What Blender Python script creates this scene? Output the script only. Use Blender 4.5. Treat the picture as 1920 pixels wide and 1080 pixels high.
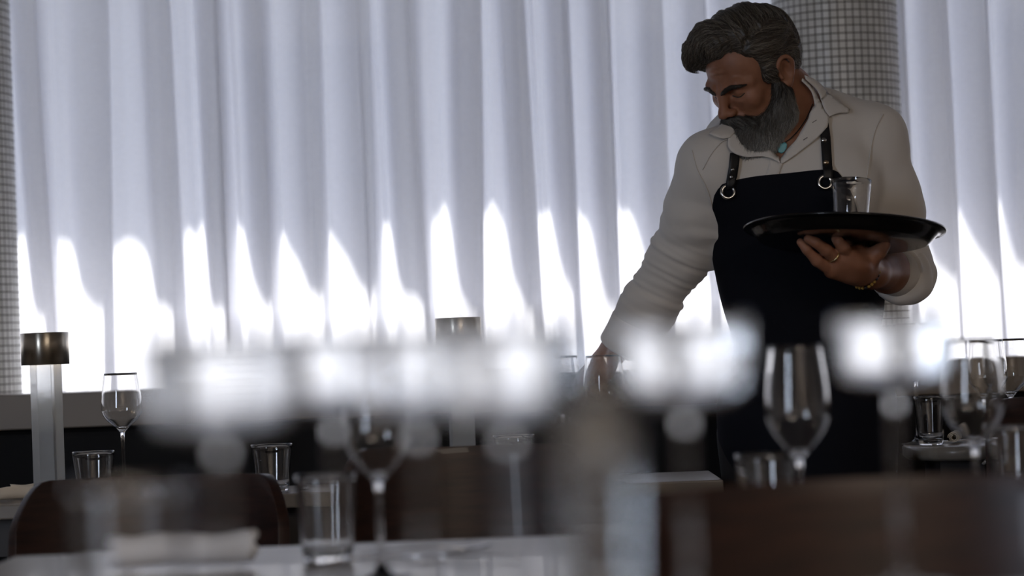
import bpy, bmesh, math, random
import numpy as np
from mathutils import Vector, Matrix, Euler
from mathutils.geometry import delaunay_2d_cdt
random.seed(7); np.random.seed(7)
for o in list(bpy.data.objects): bpy.data.objects.remove(o)
SC = bpy.context.scene
COL = SC.collection
R = math.radians
# ------------------------------------------------------------------ camera
CAM_Z = 1.05
F = 85.0/36.0*1920.0
cam_d = bpy.data.cameras.new('camera'); cam = bpy.data.objects.new('camera', cam_d); COL.objects.link(cam)
cam_d.lens = 85; cam_d.sensor_width = 36; cam_d.clip_start = 0.05; cam_d.clip_end = 200
PITCH, ROLL = R(1.3), R(2.2)
CAM_M = Matrix.Translation((0, 0, CAM_Z)) @ Matrix.Rotation(R(90)+PITCH, 4, 'X') @ Matrix.Rotation(-ROLL, 4, 'Z')
cam.matrix_world = CAM_M
cam_d.dof.use_dof = True; cam_d.dof.focus_distance = 4.95; cam_d.dof.aperture_fstop = 2.4
SC.camera = cam
# ------------------------------------------------------------------ view, world, sun
vs = SC.view_settings
vs.view_transform = 'Standard'; vs.look = 'None'; vs.gamma = 1; vs.use_curve_mapping = False; vs.exposure = 0.0
w = bpy.data.worlds.new('sky'); SC.world = w; w.use_nodes = True
bg = w.node_tree.nodes['Background']; bg.inputs[0].default_value = (0.34, 0.53, 1.0, 1); bg.inputs[1].default_value = 0.88
SUN_EL, SUN_AZ = R(61), R(9)
sd = bpy.data.lights.new('sun', 'SUN'); sd.energy = 18.5; sd.angle = R(1.0); sd.color = (1, 0.985, 0.96)
sun = bpy.data.objects.new('sun', sd); COL.objects.link(sun)
sdir = Vector((-math.sin(SUN_AZ)*math.cos(SUN_EL), -math.cos(SUN_AZ)*math.cos(SUN_EL), -math.sin(SUN_EL)))
sun.rotation_euler = sdir.to_track_quat('-Z', 'Y').to_euler(); sun.location = (0, 12, 8)
# area fills added to lift the room and the waiter's front
def area(name, loc, rot, sx, sy, e, col):
    l = bpy.data.lights.new(name, 'AREA'); l.shape = 'RECTANGLE'; l.size = sx; l.size_y = sy; l.energy = e; l.color = col
    o = bpy.data.objects.new(name, l); COL.objects.link(o); o.location = loc; o.rotation_euler = rot; return o
area('warm_fill', (1.5, -0.9, 2.92), (0, 0, 0), 2.2, 1.6, 74, (1, 0.86, 0.72))  # added warm fill overhead behind the camera, no ceiling lamp modelled
area('cool_fill', (-3.3, -1.3, 1.7), (R(90), 0, R(-32)), 0.9, 1.6, 54, (0.72, 0.82, 1.0))  # cool fill added for the left sides, standing in for an unseen window
# ------------------------------------------------------------------ helpers
def at(px, py, d):
    v = Vector(((px-960)/F*d, -(py-540)/F*d, -d)); return CAM_M @ v
def atn(px, py, d): return np.array(at(px, py, d))
def at_z(px, d, z):
    """point over pixel column px at distance d and height z"""
    py = 540+ROLL*0
    for _ in range(4):
        p = at(px, py, d); py += (p.z-z)*F/d
    return at(px, py, d)
def tag(o, label=None, cat=None, group=None, kind=None):
    if label: o['label'] = label
    if cat: o['category'] = cat
    if group: o['group'] = group
    if kind: o['kind'] = kind
    return o
def empty(name, loc=(0,0,0), rz=0):
    o = bpy.data.objects.new(name, None); COL.objects.link(o); o.location = loc; o.rotation_euler = (0, 0, rz); o.empty_display_size = .05
    return o
def link_mesh(name, me, m=None, parent=None, smooth=True):
    o = bpy.data.objects.new(name, me); COL.objects.link(o)
    if m: me.materials.append(m)
    if smooth: me.polygons.foreach_set('use_smooth', [True]*len(me.polygons))
    if parent: o.parent = parent
    return o
def from_np(name, V, Fc, m=None, parent=None, smooth=True):
    me = bpy.data.meshes.new(name); me.from_pydata([tuple(v) for v in V], [], [tuple(f) for f in Fc]); me.update()
    return link_mesh(name, me, m, parent, smooth)
def from_bm(name, bm, m=None, parent=None, smooth=False):
    me = bpy.data.meshes.new(name); bm.to_mesh(me); bm.free()
    return link_mesh(name, me, m, parent, smooth)
def box_bm(bm, lo, hi, bev=0.0, M=None):
    r = bmesh.ops.create_cube(bm, size=1)
    vs_ = r['verts']
    for v in vs_:
        v.co = Vector([lo[i]+(v.co[i]+.5)*(hi[i]-lo[i]) for i in range(3)])
    if bev:
        es = list({e for v in vs_ for e in v.link_edges})
        g = bmesh.ops.bevel(bm, geom=es, offset=bev, segments=3, profile=.5, affect='EDGES'); vs_ = list({v for f in g['faces'] for v in f.verts} | {v for v in vs_ if v.is_valid})
    if M is not None: bmesh.ops.transform(bm, matrix=M, verts=[v for v in vs_ if v.is_valid])
def box(name, lo, hi, m, parent=None, bev=0.0, M=None):
    bm = bmesh.new(); box_bm(bm, lo, hi, bev, M); return from_bm(name, bm, m, parent)
def lathe(prof, n=64, cap=False):
    V, Q = [], []
    for r_, z_ in prof:
        for i in range(n):
            a = 2*math.pi*i/n; V.append((r_*math.cos(a), r_*math.sin(a), z_))
    for j in range(len(prof)-1):
        for i in range(n):
            k = (i+1) % n; Q.append((j*n+i, j*n+k, (j+1)*n+k, (j+1)*n+i))
    if cap:
        Q.append(tuple(range(n))[::-1]); Q.append(tuple((len(prof)-1)*n+i for i in range(n)))
    return V, Q
def lathe_obj(name, prof, m, parent=None, n=64, cap=False, smooth=True):
    V, Q = lathe(prof, n, cap); o = from_np(name, V, Q, m, parent, smooth)
    bm = bmesh.new(); bm.from_mesh(o.data); bmesh.ops.remove_doubles(bm, verts=bm.verts, dist=1e-6); bmesh.ops.recalc_face_normals(bm, faces=bm.faces); bm.to_mesh(o.data); bm.free()
    if smooth: o.data.polygons.foreach_set('use_smooth', [True]*len(o.data.polygons))
    return o
def smooth_path(pts, n):
    """Catmull-Rom resample"""
    P = np.array(pts, float); m = len(P)
    t = np.linspace(0, m-1-1e-9, n); i = t.astype(int); f = (t-i)[:, None]
    g = lambda k: P[np.clip(i+k, 0, m-1)]
    a, b, c, d = g(-1), g(0), g(1), g(2)
    return .5*((2*b)+(-a+c)*f+(2*a-5*b+4*c-d)*f**2+(-a+3*b-3*c+d)*f**3)
def tube(pts, rad, sides=8, closed=False):
    P = np.array(pts, float); n = len(P); rad = np.broadcast_to(rad, (n,))
    T = np.gradient(P, axis=0)
    if closed: T = np.roll(P, -1, 0)-np.roll(P, 1, 0)
    T /= np.linalg.norm(T, axis=1)[:, None]+1e-12
    up = np.array([0, 0, 1.]) if abs(T[0][2]) < .9 else np.array([1., 0, 0])
    V = []; N = np.cross(T[0], up); N /= np.linalg.norm(N)
    for i in range(n):
        N = N-T[i]*np.dot(N, T[i]); N /= np.linalg.norm(N)+1e-12; B = np.cross(T[i], N)
        for k in range(sides):
            a = 2*math.pi*k/sides; V.append(P[i]+rad[i]*(math.cos(a)*N+math.sin(a)*B))
    Q = []
    for i in range(n if closed else n-1):
        j = (i+1) % n
        for k in range(sides):
            l = (k+1) % sides; Q.append((i*sides+k, i*sides+l, j*sides+l, j*sides+k))
    if not closed:
        Q.append(tuple(range(sides))[::-1]); Q.append(tuple((n-1)*sides+k for k in range(sides)))
    return V, Q
# ------------------------------------------------------------------ materials
def mat(name, col=(.8,.8,.8), rough=.5, metal=0, spec=.5, coat=0, bump=None, sheen=0, trans=0, ior=1.45, sss=0):
    m = bpy.data.materials.new(name); m.use_nodes = True; nt = m.node_tree; b = nt.nodes['Principled BSDF']
    b.inputs['Base Color'].default_value = (*col, 1); b.inputs['Roughness'].default_value = rough; b.inputs['Metallic'].default_value = metal
    b.inputs['Specular IOR Level'].default_value = spec; b.inputs['Coat Weight'].default_value = coat; b.inputs['IOR'].default_value = ior
    b.inputs['Transmission Weight'].default_value = trans; b.inputs['Sheen Weight'].default_value = sheen
    if sss: b.inputs['Subsurface Weight'].default_value = sss; b.inputs['Subsurface Radius'].default_value = (.012, .004, .002); b.inputs['Subsurface Scale'].default_value = .6
    if bump:
        sc, st, dist = bump; tc = nt.nodes.new('ShaderNodeTexCoord'); n = nt.nodes.new('ShaderNodeTexNoise'); n.inputs['Scale'].default_value = sc; n.inputs['Detail'].default_value = 5
        bp = nt.nodes.new('ShaderNodeBump'); bp.inputs['Strength'].default_value = st; bp.inputs['Distance'].default_value = dist
        nt.links.new(tc.outputs['Object'], n.inputs['Vector']); nt.links.new(n.outputs[0], bp.inputs['Height']); nt.links.new(bp.outputs[0], b.inputs['Normal'])
    return m
def noise_color(m, c1, c2, scale, vec_scale=(1,1,1), lo=.35, hi=.65, detail=6):
    nt = m.node_tree; b = nt.nodes['Principled BSDF']
    tc = nt.nodes.new('ShaderNodeTexCoord'); mp = nt.nodes.new('ShaderNodeMapping'); mp.inputs['Scale'].default_value = vec_scale
    n = nt.nodes.new('ShaderNodeTexNoise'); n.inputs['Scale'].default_value = scale; n.inputs['Detail'].default_value = detail
    cr = nt.nodes.new('ShaderNodeValToRGB'); cr.color_ramp.elements[0].position = lo; cr.color_ramp.elements[1].position = hi
    cr.color_ramp.elements[0].color = (*c1, 1); cr.color_ramp.elements[1].color = (*c2, 1)
    nt.links.new(tc.outputs['Object'], mp.inputs[0]); nt.links.new(mp.outputs[0], n.inputs['Vector']); nt.links.new(n.outputs[0], cr.inputs[0]); nt.links.new(cr.outputs[0], b.inputs['Base Color'])
    return m
M_glass = mat('clear_glass', (1, 1, 1), 0.0, trans=1, ior=1.5)
M_acr = mat('cast_acrylic', (.90, .94, .97), 0.16, trans=.75, ior=1.46, bump=(60, .25, .001))
M_water = mat('water', (.97, .99, 1), 0.0, trans=1, ior=1.33)
M_plaster = mat('plaster', (.62, .58, .54), .9, bump=(30, .2, .002))
M_ceiling = mat('ceiling_paint', (.20, .185, .17), .9)
M_floor = noise_color(mat('oak_floor', (.2, .13, .08), .45), (.10, .065, .04), (.17, .11, .07), 6, (1, 8, 1))
M_taupe = mat('taupe_laminate', (.30, .26, .22), .45, bump=(200, .05, .0005))
M_black = mat('black_leather', (.010, .010, .011), .65, spec=.2, bump=(250, .3, .001))
M_frame = mat('window_frame_paint', (.72, .70, .66), .5)
M_canopy = mat('grey_canopy_fabric', (.16, .17, .19), .8)
M_stone = mat('pavement_stone', (.22, .215, .205), .9, bump=(12, .3, .01))
M_facade = noise_color(mat('facade_stone', (.5, .42, .32), .9), (.42, .36, .29), (.58, .50, .40), 2)
M_table = noise_color(mat('table_top_laminate', (.42, .38, .33), .32, coat=.1), (.24, .21, .18), (.31, .28, .24), 9, (1, 6, 1))
M_tableedge = mat('dark_table_skirt', (.045, .04, .04), .5)
M_steel = mat('polished_steel', (.75, .74, .72), .14, 1)
M_brushed = mat('brushed_nickel', (.66, .60, .50), .3, 1)
M_wood = noise_color(mat('walnut_veneer', (.05, .02, .012), .4, coat=.1), (.018, .008, .006), (.038, .015, .010), 12, (1, 1, 8))
M_seat = mat('seat_leather', (.03, .022, .02), .45, bump=(200, .3, .001))
M_nap = mat('cream_linen', (.74, .66, .55), .85, bump=(500, .5, .0006))
M_napw = mat('white_linen', (.80, .80, .82), .85, bump=(500, .5, .0006))
M_tray = mat('black_tray_plastic', (.006, .006, .006), .22, coat=.35, bump=(900, .06, .0003))
M_plate = mat('white_porcelain', (.8, .8, .8), .15, coat=.4)
_b = M_brushed.node_tree.nodes['Principled BSDF']; _b.inputs['Anisotropic'].default_value = .85; _b.inputs['Anisotropic Rotation'].default_value = .25
_t = M_brushed.node_tree.nodes.new('ShaderNodeTangent'); _t.direction_type = 'RADIAL'; _t.axis = 'Z'; M_brushed.node_tree.links.new(_t.outputs[0], _b.inputs['Tangent'])
def curtain_mat():
    m = bpy.data.materials.new('sheer_voile'); m.use_nodes = True; nt = m.node_tree; nt.nodes.clear()
    o = nt.nodes.new('ShaderNodeOutputMaterial'); tr = nt.nodes.new('ShaderNodeBsdfTranslucent'); df = nt.nodes.new('ShaderNodeBsdfDiffuse'); tp = nt.nodes.new('ShaderNodeBsdfTransparent')
    tr.inputs[0].default_value = (.93, .93, .96, 1); df.inputs[0].default_value = (.90, .90, .93, 1)
    m1 = nt.nodes.new('ShaderNodeMixShader'); m1.inputs[0].default_value = .42; m2 = nt.nodes.new('ShaderNodeMixShader'); 
    tc = nt.nodes.new('ShaderNodeTexCoord'); mp = nt.nodes.new('ShaderNodeMapping'); mp.inputs['Scale'].default_value = (900, 40, 60)
    mp2 = nt.nodes.new('ShaderNodeMapping'); mp2.inputs['Scale'].default_value = (40, 40, 700)
    n1 = nt.nodes.new('ShaderNodeTexNoise'); n1.inputs['Scale'].default_value = 1; n2 = nt.nodes.new('ShaderNodeTexNoise'); n2.inputs['Scale'].default_value = 1
    ad = nt.nodes.new('ShaderNodeMath'); ad.operation = 'ADD'
    mr = nt.nodes.new('ShaderNodeMapRange'); mr.inputs[1].default_value = .6; mr.inputs[2].default_value = 1.4; mr.inputs[3].default_value = .03; mr.inputs[4].default_value = .13
    L = nt.links.new
    L(tc.outputs['Object'], mp.inputs[0]); L(tc.outputs['Object'], mp2.inputs[0]); L(mp.outputs[0], n1.inputs['Vector']); L(mp2.outputs[0], n2.inputs['Vector'])
    L(n1.outputs[0], ad.inputs[0]); L(n2.outputs[0], ad.inputs[1]); L(ad.outputs[0], mr.inputs[0])
    L(tr.outputs[0], m1.inputs[1]); L(df.outputs[0], m1.inputs[2]); L(m1.outputs[0], m2.inputs[1]); L(tp.outputs[0], m2.inputs[2]); L(mr.outputs[0], m2.inputs[0]); L(m2.outputs[0], o.inputs[0])
    return m
M_curtain = curtain_mat()
def pane_mat():
    m = bpy.data.materials.new('window_glass'); m.use_nodes = True; nt = m.node_tree; nt.nodes.clear()
    o = nt.nodes.new('ShaderNodeOutputMaterial'); gl = nt.nodes.new('ShaderNodeBsdfGlossy'); tp = nt.nodes.new('ShaderNodeBsdfTransparent'); mx = nt.nodes.new('ShaderNodeMixShader')
    gl.inputs['Roughness'].default_value = .0; mx.inputs[0].default_value = .05
    nt.links.new(tp.outputs[0], mx.inputs[1]); nt.links.new(gl.outputs[0], mx.inputs[2]); nt.links.new(mx.outputs[0], o.inputs[0]); return m
def mosaic_mat(radius, pitch):
    m = bpy.data.materials.new('glass_mosaic'); m.use_nodes = True; nt = m.node_tree; b = nt.nodes['Principled BSDF']; L = nt.links.new
    tc = nt.nodes.new('ShaderNodeTexCoord'); s = nt.nodes.new('ShaderNodeSeparateXYZ'); L(tc.outputs['Object'], s.inputs[0])
    def mth(op, a, bb=None):
        n = nt.nodes.new('ShaderNodeMath'); n.operation = op
        for i, v in enumerate((a, bb)):
            if v is None: continue
            if isinstance(v, (int, float)): n.inputs[i].default_value = v
            else: L(v, n.inputs[i])
        return n.outputs[0]
    n_around = round(2*math.pi*radius/pitch)
    ang = mth('MULTIPLY', mth('ARCTAN2', s.outputs[1], s.outputs[0]), n_around/(2*math.pi)); zz = mth('DIVIDE', s.outputs[2], pitch)
    fa = mth('ABSOLUTE', mth('SUBTRACT', mth('FRACT', mth('ADD', ang, 100)), .5)); fz = mth('ABSOLUTE', mth('SUBTRACT', mth('FRACT', zz), .5))
    e = mth('MAXIMUM', fa, fz)
    mr = nt.nodes.new('ShaderNodeMapRange'); mr.interpolation_type = 'SMOOTHSTEP'; mr.inputs[1].default_value = .40; mr.inputs[2].default_value = .45; L(e, mr.inputs[0])
    cv = nt.nodes.new('ShaderNodeCombineXYZ'); L(mth('FLOOR', ang), cv.inputs[0]); L(mth('FLOOR', zz), cv.inputs[1])
    wn = nt.nodes.new('ShaderNodeTexWhiteNoise'); L(cv.outputs[0], wn.inputs[0])
    cr = nt.nodes.new('ShaderNodeValToRGB'); cr.color_ramp.elements[0].color = (.74, .74, .70, 1); cr.color_ramp.elements[1].color = (.88, .88, .85, 1); L(wn.outputs[0], cr.inputs[0])
    mx = nt.nodes.new('ShaderNodeMix'); mx.data_type = 'RGBA'; L(mr.outputs[0], mx.inputs[0]); L(cr.outputs[0], mx.inputs[6]); mx.inputs[7].default_value = (.085, .065, .045, 1)
    L(mx.outputs[2], b.inputs['Base Color'])
    r2 = mth('ADD', mth('MULTIPLY', mr.outputs[0], .5), .3); L(r2, b.inputs['Roughness'])
    bp = nt.nodes.new('ShaderNodeBump'); bp.inputs['Strength'].default_value = .6; bp.inputs['Distance'].default_value = .0015; bp.invert = True; L(mr.outputs[0], bp.inputs['Height']); L(bp.outputs[0], b.inputs['Normal'])
    return m
# ------------------------------------------------------------------ the room
RX0, RX1, RY0, RY1, RH = -5.2, 5.2, -2.2, 6.65, 3.0
struct = lambda o: tag(o, kind='structure')
struct(box('floor', (RX0, RY0, -.1), (RX1, RY1, 0), M_floor))
struct(box('ceiling', (RX0, RY0, RH), (RX1, RY1, RH+.12), M_ceiling))
struct(box('wall_left', (RX0-.15, RY0, 0), (RX0, RY1, RH), M_plaster))
struct(box('wall_right', (RX1, RY0, 0), (RX1+.15, RY1, RH), M_plaster))
struct(box('wall_rear', (RX0, RY0-.15, 0), (RX1, RY0, RH), M_plaster))
struct(box('wall_front', (RX0, RY1, 0), (RX1, RY1+.2, .93), M_plaster))
struct(box('trim_1', (RX0, RY1-.02, 2.88), (RX1, RY1+.2, RH), M_plaster))
wn_ = struct(box('window_1', (RX0, 6.72, .93), (RX1, 6.726, 2.88), pane_mat()))
bm = bmesh.new()
box_bm(bm, (RX0, 6.68, .93), (RX1, 6.76, 1.015)); box_bm(bm, (RX0, 6.68, 2.8), (RX1, 6.76, 2.88))
for xx in (-5.15, -3.9, -2.55, 1.02, 3.0, 5.15): box_bm(bm, (xx-.035, 6.685, .93), (xx+.035, 6.755, 2.88))
from_bm('window_frame', bm, M_frame, wn_)
struct(box('trim_2', (RX0, 6.85, 2.95), (RX1, 7.42, 3.07), M_canopy))     # canopy over the pavement
# ledge on top of the banquette
LZ = .972
struct(box('trim_3', (RX0, 5.72, LZ-.082), (RX1, 5.98, LZ), M_taupe, bev=.003))
struct(box('baseboard_front', (RX0, 5.88, 0), (RX1, 5.98, LZ-.083), M_black))
struct(box('ground', (-14, 6.86, -.12), (14, 24, -.02), M_stone))
# houses across the street
hb = empty('town_house', (0, 20, -.02)); tag(hb, 'pale stone building across the street, blurred behind the sheer curtain', 'building')
box('wall', (-13, 0, 0), (13, 3, 4.6), M_facade, hb)
M_dkglass = mat('dark_window_glass', (.05, .06, .08), .1)
for i in range(8):
    box('window', (-11.5+i*3.1, -.04, 1.6), (-10.2+i*3.1, .06, 3.6), M_dkglass, hb)
# banquette along the window wall
bq = empty('banquette', (0, 5.72, 0)); tag(bq, 'long black leather banquette below the taupe ledge by the curtains', 'bench')
box('backrest', (RX0+.02, .0, .42), (RX1-.02, .155, LZ-.085), M_black, bq, .02)
box('seat', (RX0+.02, -.38, .3), (RX1-.02, -.002, .46), M_black, bq, .03)
box('plinth', (RX0+.02, -.33, 0), (RX1-.02, .15, .298), M_tableedge, bq)
# mosaic columns
CR = .160
M_mosaic = mosaic_mat(CR, .0195)
def column(x, y, label):
    V, Q = lathe([(CR, 0), (CR, RH)], 128)
    o = from_np('mosaic_column', V, Q, M_mosaic); o.location = (x, y, 0)
    o.rotation_euler.z = .4
    return tag(o, label, 'column')
cR = at(1576, 300, 6.2); cL = at(24, 300, 6.2)
column(cR.x, 6.20, 'round mosaic tiled column standing behind the waiter')
column(cL.x-CR, 6.20, 'round mosaic tiled column cut off at the left edge, behind the table lamp')
# ------------------------------------------------------------------ sheer curtains
YC = 6.50
def curtain(name, x_edges, label, x_off_bottom, seed):
    rs = np.random.RandomState(seed)
    e = np.array(x_edges); nper = len(e)-1; W = np.diff(e)
    per = 46; S = np.linspace(0, nper-1e-6, nper*per); nz = 70; z = np.linspace(2.86, .02, nz)
    i = S.astype(int); f = S-i
    u = np.interp(S, np.arange(nper+1), e)
    Wm = np.interp(S, np.arange(nper)+.5, W); mid = np.arange(nper)+.5
    g = lambda lo_, hi_: np.interp(S, mid, rs.uniform(lo_, hi_, nper))
    am = np.clip(Wm*.52, .026, .064)*g(.55, 1.3); h2 = g(-.55, .55); p2 = g(0, 6); h3 = g(-.3, .3); h5 = g(0, .16); kk = g(.09, .235); dr = g(-1, 1); fl = g(-.25, .5)
    ph = 2*np.pi*S; V = np.zeros((nz, len(S), 3))
    for j, zz in enumerate(z):
        t = (2.86-zz)/2.86
        wob = .45*np.sin(zz*1.1+S*1.9)+.22*np.sin(zz*2.3+S*2.7)
        P = ph+wob; A = am*(.75+.5*t)*(1+fl*(t-.4))
        x = u+Wm*kk*np.sin(P)+x_off_bottom*dr*(t-.35)*2.2+Wm*.05*np.sin(2*P+p2+zz)
        y = YC-A*1.0*np.tanh(1.9*(np.sin(P)+h2*.8*np.sin(2*P+p2+1.5*t)))-A*h3*.5*np.sin(3*P+2*p2-2*t)-A*h5*.6*np.sin(5*P+p2*3+3*t)
        V[j, :, 0] = x; V[j, :, 1] = np.clip(y, YC-.105, YC+.115); V[j, :, 2] = zz
    n = len(S); idx = np.arange(nz*n).reshape(nz, n)
    Q = np.stack([idx[:-1, :-1], idx[1:, :-1], idx[1:, 1:], idx[:-1, 1:]], -1).reshape(-1, 4)
    o = from_np(name, V.reshape(-1, 3), Q, M_curtain); return tag(o, label, 'curtain', 'sheer curtains across the window')
px2x = lambda p: at(p, 300, YC).x
e1 = [px2x(p) for p in list(range(-2500, -420, 118))+[-420, -300, -180, -60, 40, 150, 268, 382, 468, 560, 640, 748, 862, 945, 1045, 1112, 1203, 1290, 1370, 1470, 1570]]
curtain('sheer_curtain', e1, 'wide white sheer curtain between the two mosaic columns', .02, 3)
e2 = [px2x(p) for p in [1590, 1665, 1735, 1830, 1905, 2000, 2110, 2200]+list(range(2310, 4450, 112))]
curtain('sheer_curtain', e2, 'white sheer curtain right of the waiter and column', .015, 5)
# ================================================================== sculpting by distance fields
def q_(v): return np.array(v, float)
class Prim:
    def __init__(s, fn, c, r, op='u', k=.01): s.fn, s.c, s.r, s.op, s.k = fn, q_(c), r, op, k
def capsule(a, b, ra, rb=None, op='u', k=.01):
    a, b = q_(a), q_(b); rb = ra if rb is None else rb; ab = b-a; L2 = float(ab@ab)+1e-12
    def fn(P):
        t = np.clip(((P-a)@ab)/L2, 0, 1); return np.linalg.norm(P-a-t[:, None]*ab, axis=1)-(ra+(rb-ra)*t)
    return Prim(fn, (a+b)/2, L2**.5/2+max(ra, rb), op, k)
def ellipsoid(c, r, M=None, op='u', k=.01):
    c, r = q_(c), q_(r); M = np.eye(3) if M is None else np.array(M)
    def fn(P):
        p = (P-c)@M; k0 = np.linalg.norm(p/r, axis=1); k1 = np.linalg.norm(p/(r*r), axis=1)+1e-9; return k0*(k0-1)/k1
    return Prim(fn, c, float(max(r)), op, k)
def chain(pts, rad, op='u', k=.006):
    return [capsule(pts[i], pts[i+1], rad[i], rad[i+1], op, k) for i in range(len(pts)-1)]
def placed(prims, c, M):
    """prims given in local coordinates, moved to world: p_world = c + M p"""
    c = q_(c); M = np.array(M); out = []
    for p in prims:
        out.append(Prim((lambda P, f=p.fn: f((P-c)@M)), c+M@p.c, p.r, p.op, p.k))
    return out
def smin(a, b, k):
    h = np.clip(.5+.5*(b-a)/k, 0, 1); return b+(a-b)*h-k*h*(1-h)
def field(prims, P, act=None):
    d = np.full(len(P), 1.0)
    for p in prims if act is None else act:
        v = p.fn(P)
        if p.op == 'u': d = smin(d, v, p.k)
        elif p.op == 's': d = -smin(-d, v, p.k)
        elif p.op == 'i': d = -smin(-d, -v, p.k)
    return d
def sculpt(prims, h, post=None, n=14, margin=.03):
    """surface nets over the sparse blocks that hold the surface"""
    us = [p for p in prims if p.op == 'u']
    lo = np.min([p.c-p.r for p in us], 0)-.02; hi = np.max([p.c+p.r for p in us], 0)+.02
    B = n*h; nb = np.ceil((hi-lo)/B).astype(int); hd = B*math.sqrt(3)/2
    g = np.stack(np.meshgrid(*[np.arange(k) for k in nb], indexing='ij'), -1).reshape(-1, 3)
    cc = lo+(g+.5)*B
    near = np.zeros(len(cc), bool); D = []
    for p in prims:
        v = np.full(len(cc), 9.); m = np.linalg.norm(cc-p.c, axis=1) < p.r+hd+margin+.05
        if m.any(): v[m] = p.fn(cc[m])
        D.append(v)
        if p.op == 'u': near |= v < hd+margin
    D = np.array(D)
    f0 = np.full(len(cc), 9.); f0[near] = field(prims, cc[near])
    act = near & (np.abs(f0) < hd*1.7+.02)
    ax = np.arange(n+1); loc = np.stack(np.meshgrid(ax, ax, ax, indexing='ij'), -1).reshape(-1, 3)
    VK, VP, EK = [], [], []
    SH = 4096
    key = lambda I: (I[..., 0].astype(np.int64)*SH+I[..., 1])*SH+I[..., 2]
    for b in np.nonzero(act)[0]:
        pr = [p for p, dv in zip(prims, D[:, b]) if p.op == 'i' or dv < hd*2+margin+.025]
        if not pr: continue
        I0 = g[b]*n+8; P = lo+(loc+g[b]*n)*h
        v = field(None, P, pr)
        if post is not None: v = post(P, v)
        v = v.reshape(n+1, n+1, n+1); s = v < 0
        if s.all() or not s.any(): continue
        cnt = np.zeros((n, n, n)); pos = np.zeros((n, n, n, 3)); 
        for a in range(3):
            o = [x for x in range(3) if x != a]
            s0 = [slice(0, n+1)]*3; s1 = [slice(0, n+1)]*3; s0[a] = slice(0, n); s1[a] = slice(1, n+1)
            A, Bv = v[tuple(s0)], v[tuple(s1)]; ch = (A < 0) != (Bv < 0)
            t = np.where(ch, A/np.where(ch, A-Bv, 1), 0)
            # owned edges
            own = [slice(0, n)]*3; E = np.argwhere(ch[tuple(own)])
            if len(E):
                sg = (A[tuple(own)] < 0)[tuple(E.T)]
                EK.append(np.concatenate([E+I0, np.full((len(E), 1), a), sg[:, None].astype(int)], 1))
            for d0 in (0, 1):
                for d1 in (0, 1):
                    sl = [slice(0, n)]*3; sl[o[0]] = slice(d0, n+d0); sl[o[1]] = slice(d1, n+d1)
                    c = ch[tuple(sl)]; tt = t[tuple(sl)]; cnt += c
                    pos[..., a] += c*tt; pos[..., o[0]] += c*d0; pos[..., o[1]] += c*d1
        C = np.argwhere(cnt > 0); cc_ = cnt[tuple(C.T)][:, None]
        VP.append(lo+(C+g[b]*n+pos[tuple(C.T)]/cc_)*h); VK.append(key(C+I0))
    VP = np.concatenate(VP); VK = np.concatenate(VK); EK = np.concatenate(EK)
    od = np.argsort(VK); VK = VK[od]; VP = VP[od]
    Q = np.zeros((len(EK), 4), np.int64); ok = np.ones(len(EK), bool)
    for a in range(3):
        o = [(a+1) % 3, (a+2) % 3]; m = EK[:, 3] == a; E = EK[m, :3]
        cols = []
        for (d0, d1) in ((0, 0), (1, 0), (1, 1), (0, 1)):
            c = E.copy(); c[:, o[0]] -= d0; c[:, o[1]] -= d1; k = key(c); i = np.clip(np.searchsorted(VK, k), 0, len(VK)-1)
            ok[m] &= VK[i] == k; cols.append(i)
        q4 = np.stack(cols, 1); fl = EK[m, 4] == 0
        q4[fl] = q4[fl][:, ::-1]; Q[m] = q4
    Q = Q[ok]
    return VP, Q
def mesh_np(name, V, Q, m=None, parent=None):
    me = bpy.data.meshes.new(name); V = np.asarray(V, np.float32); Q = np.asarray(Q, np.int32); nf, w_ = Q.shape
    me.vertices.add(len(V)); me.vertices.foreach_set('co', V.ravel()); me.loops.add(nf*w_); me.loops.foreach_set('vertex_index', Q.ravel())
    me.polygons.add(nf); me.polygons.foreach_set('loop_start', np.arange(0, nf*w_, w_, dtype=np.int32)); me.update(calc_edges=True); me.validate()
    return link_mesh(name, me, m, parent)
def normal_of(f, P, e=.0015):
    G = np.stack([f(P+np.eye(3)[i]*e)-f(P-np.eye(3)[i]*e) for i in range(3)], 1); return G/(np.linalg.norm(G, axis=1)[:, None]+1e-9)
def march(f, O, Dn, t0, t1):
    t = np.full(len(O), t0); hit = np.zeros(len(O), bool)
    for _ in range(90):
        d = f(O+Dn*t[:, None]); hit |= d < .0006; t = np.where(hit | (t > t1), t, t+np.maximum(d*.75, .0004))
    return t, hit
def hash_noise(P, s, seed=0):
    """cheap smooth 3-D noise out of sines"""
    rs = np.random.RandomState(seed); v = 0
    for k in range(6):
        d = rs.normal(size=3); d /= np.linalg.norm(d); v = v+np.sin(P@d*s*(.6+.25*k)+rs.uniform(0, 6.28))
    return v/6
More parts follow.
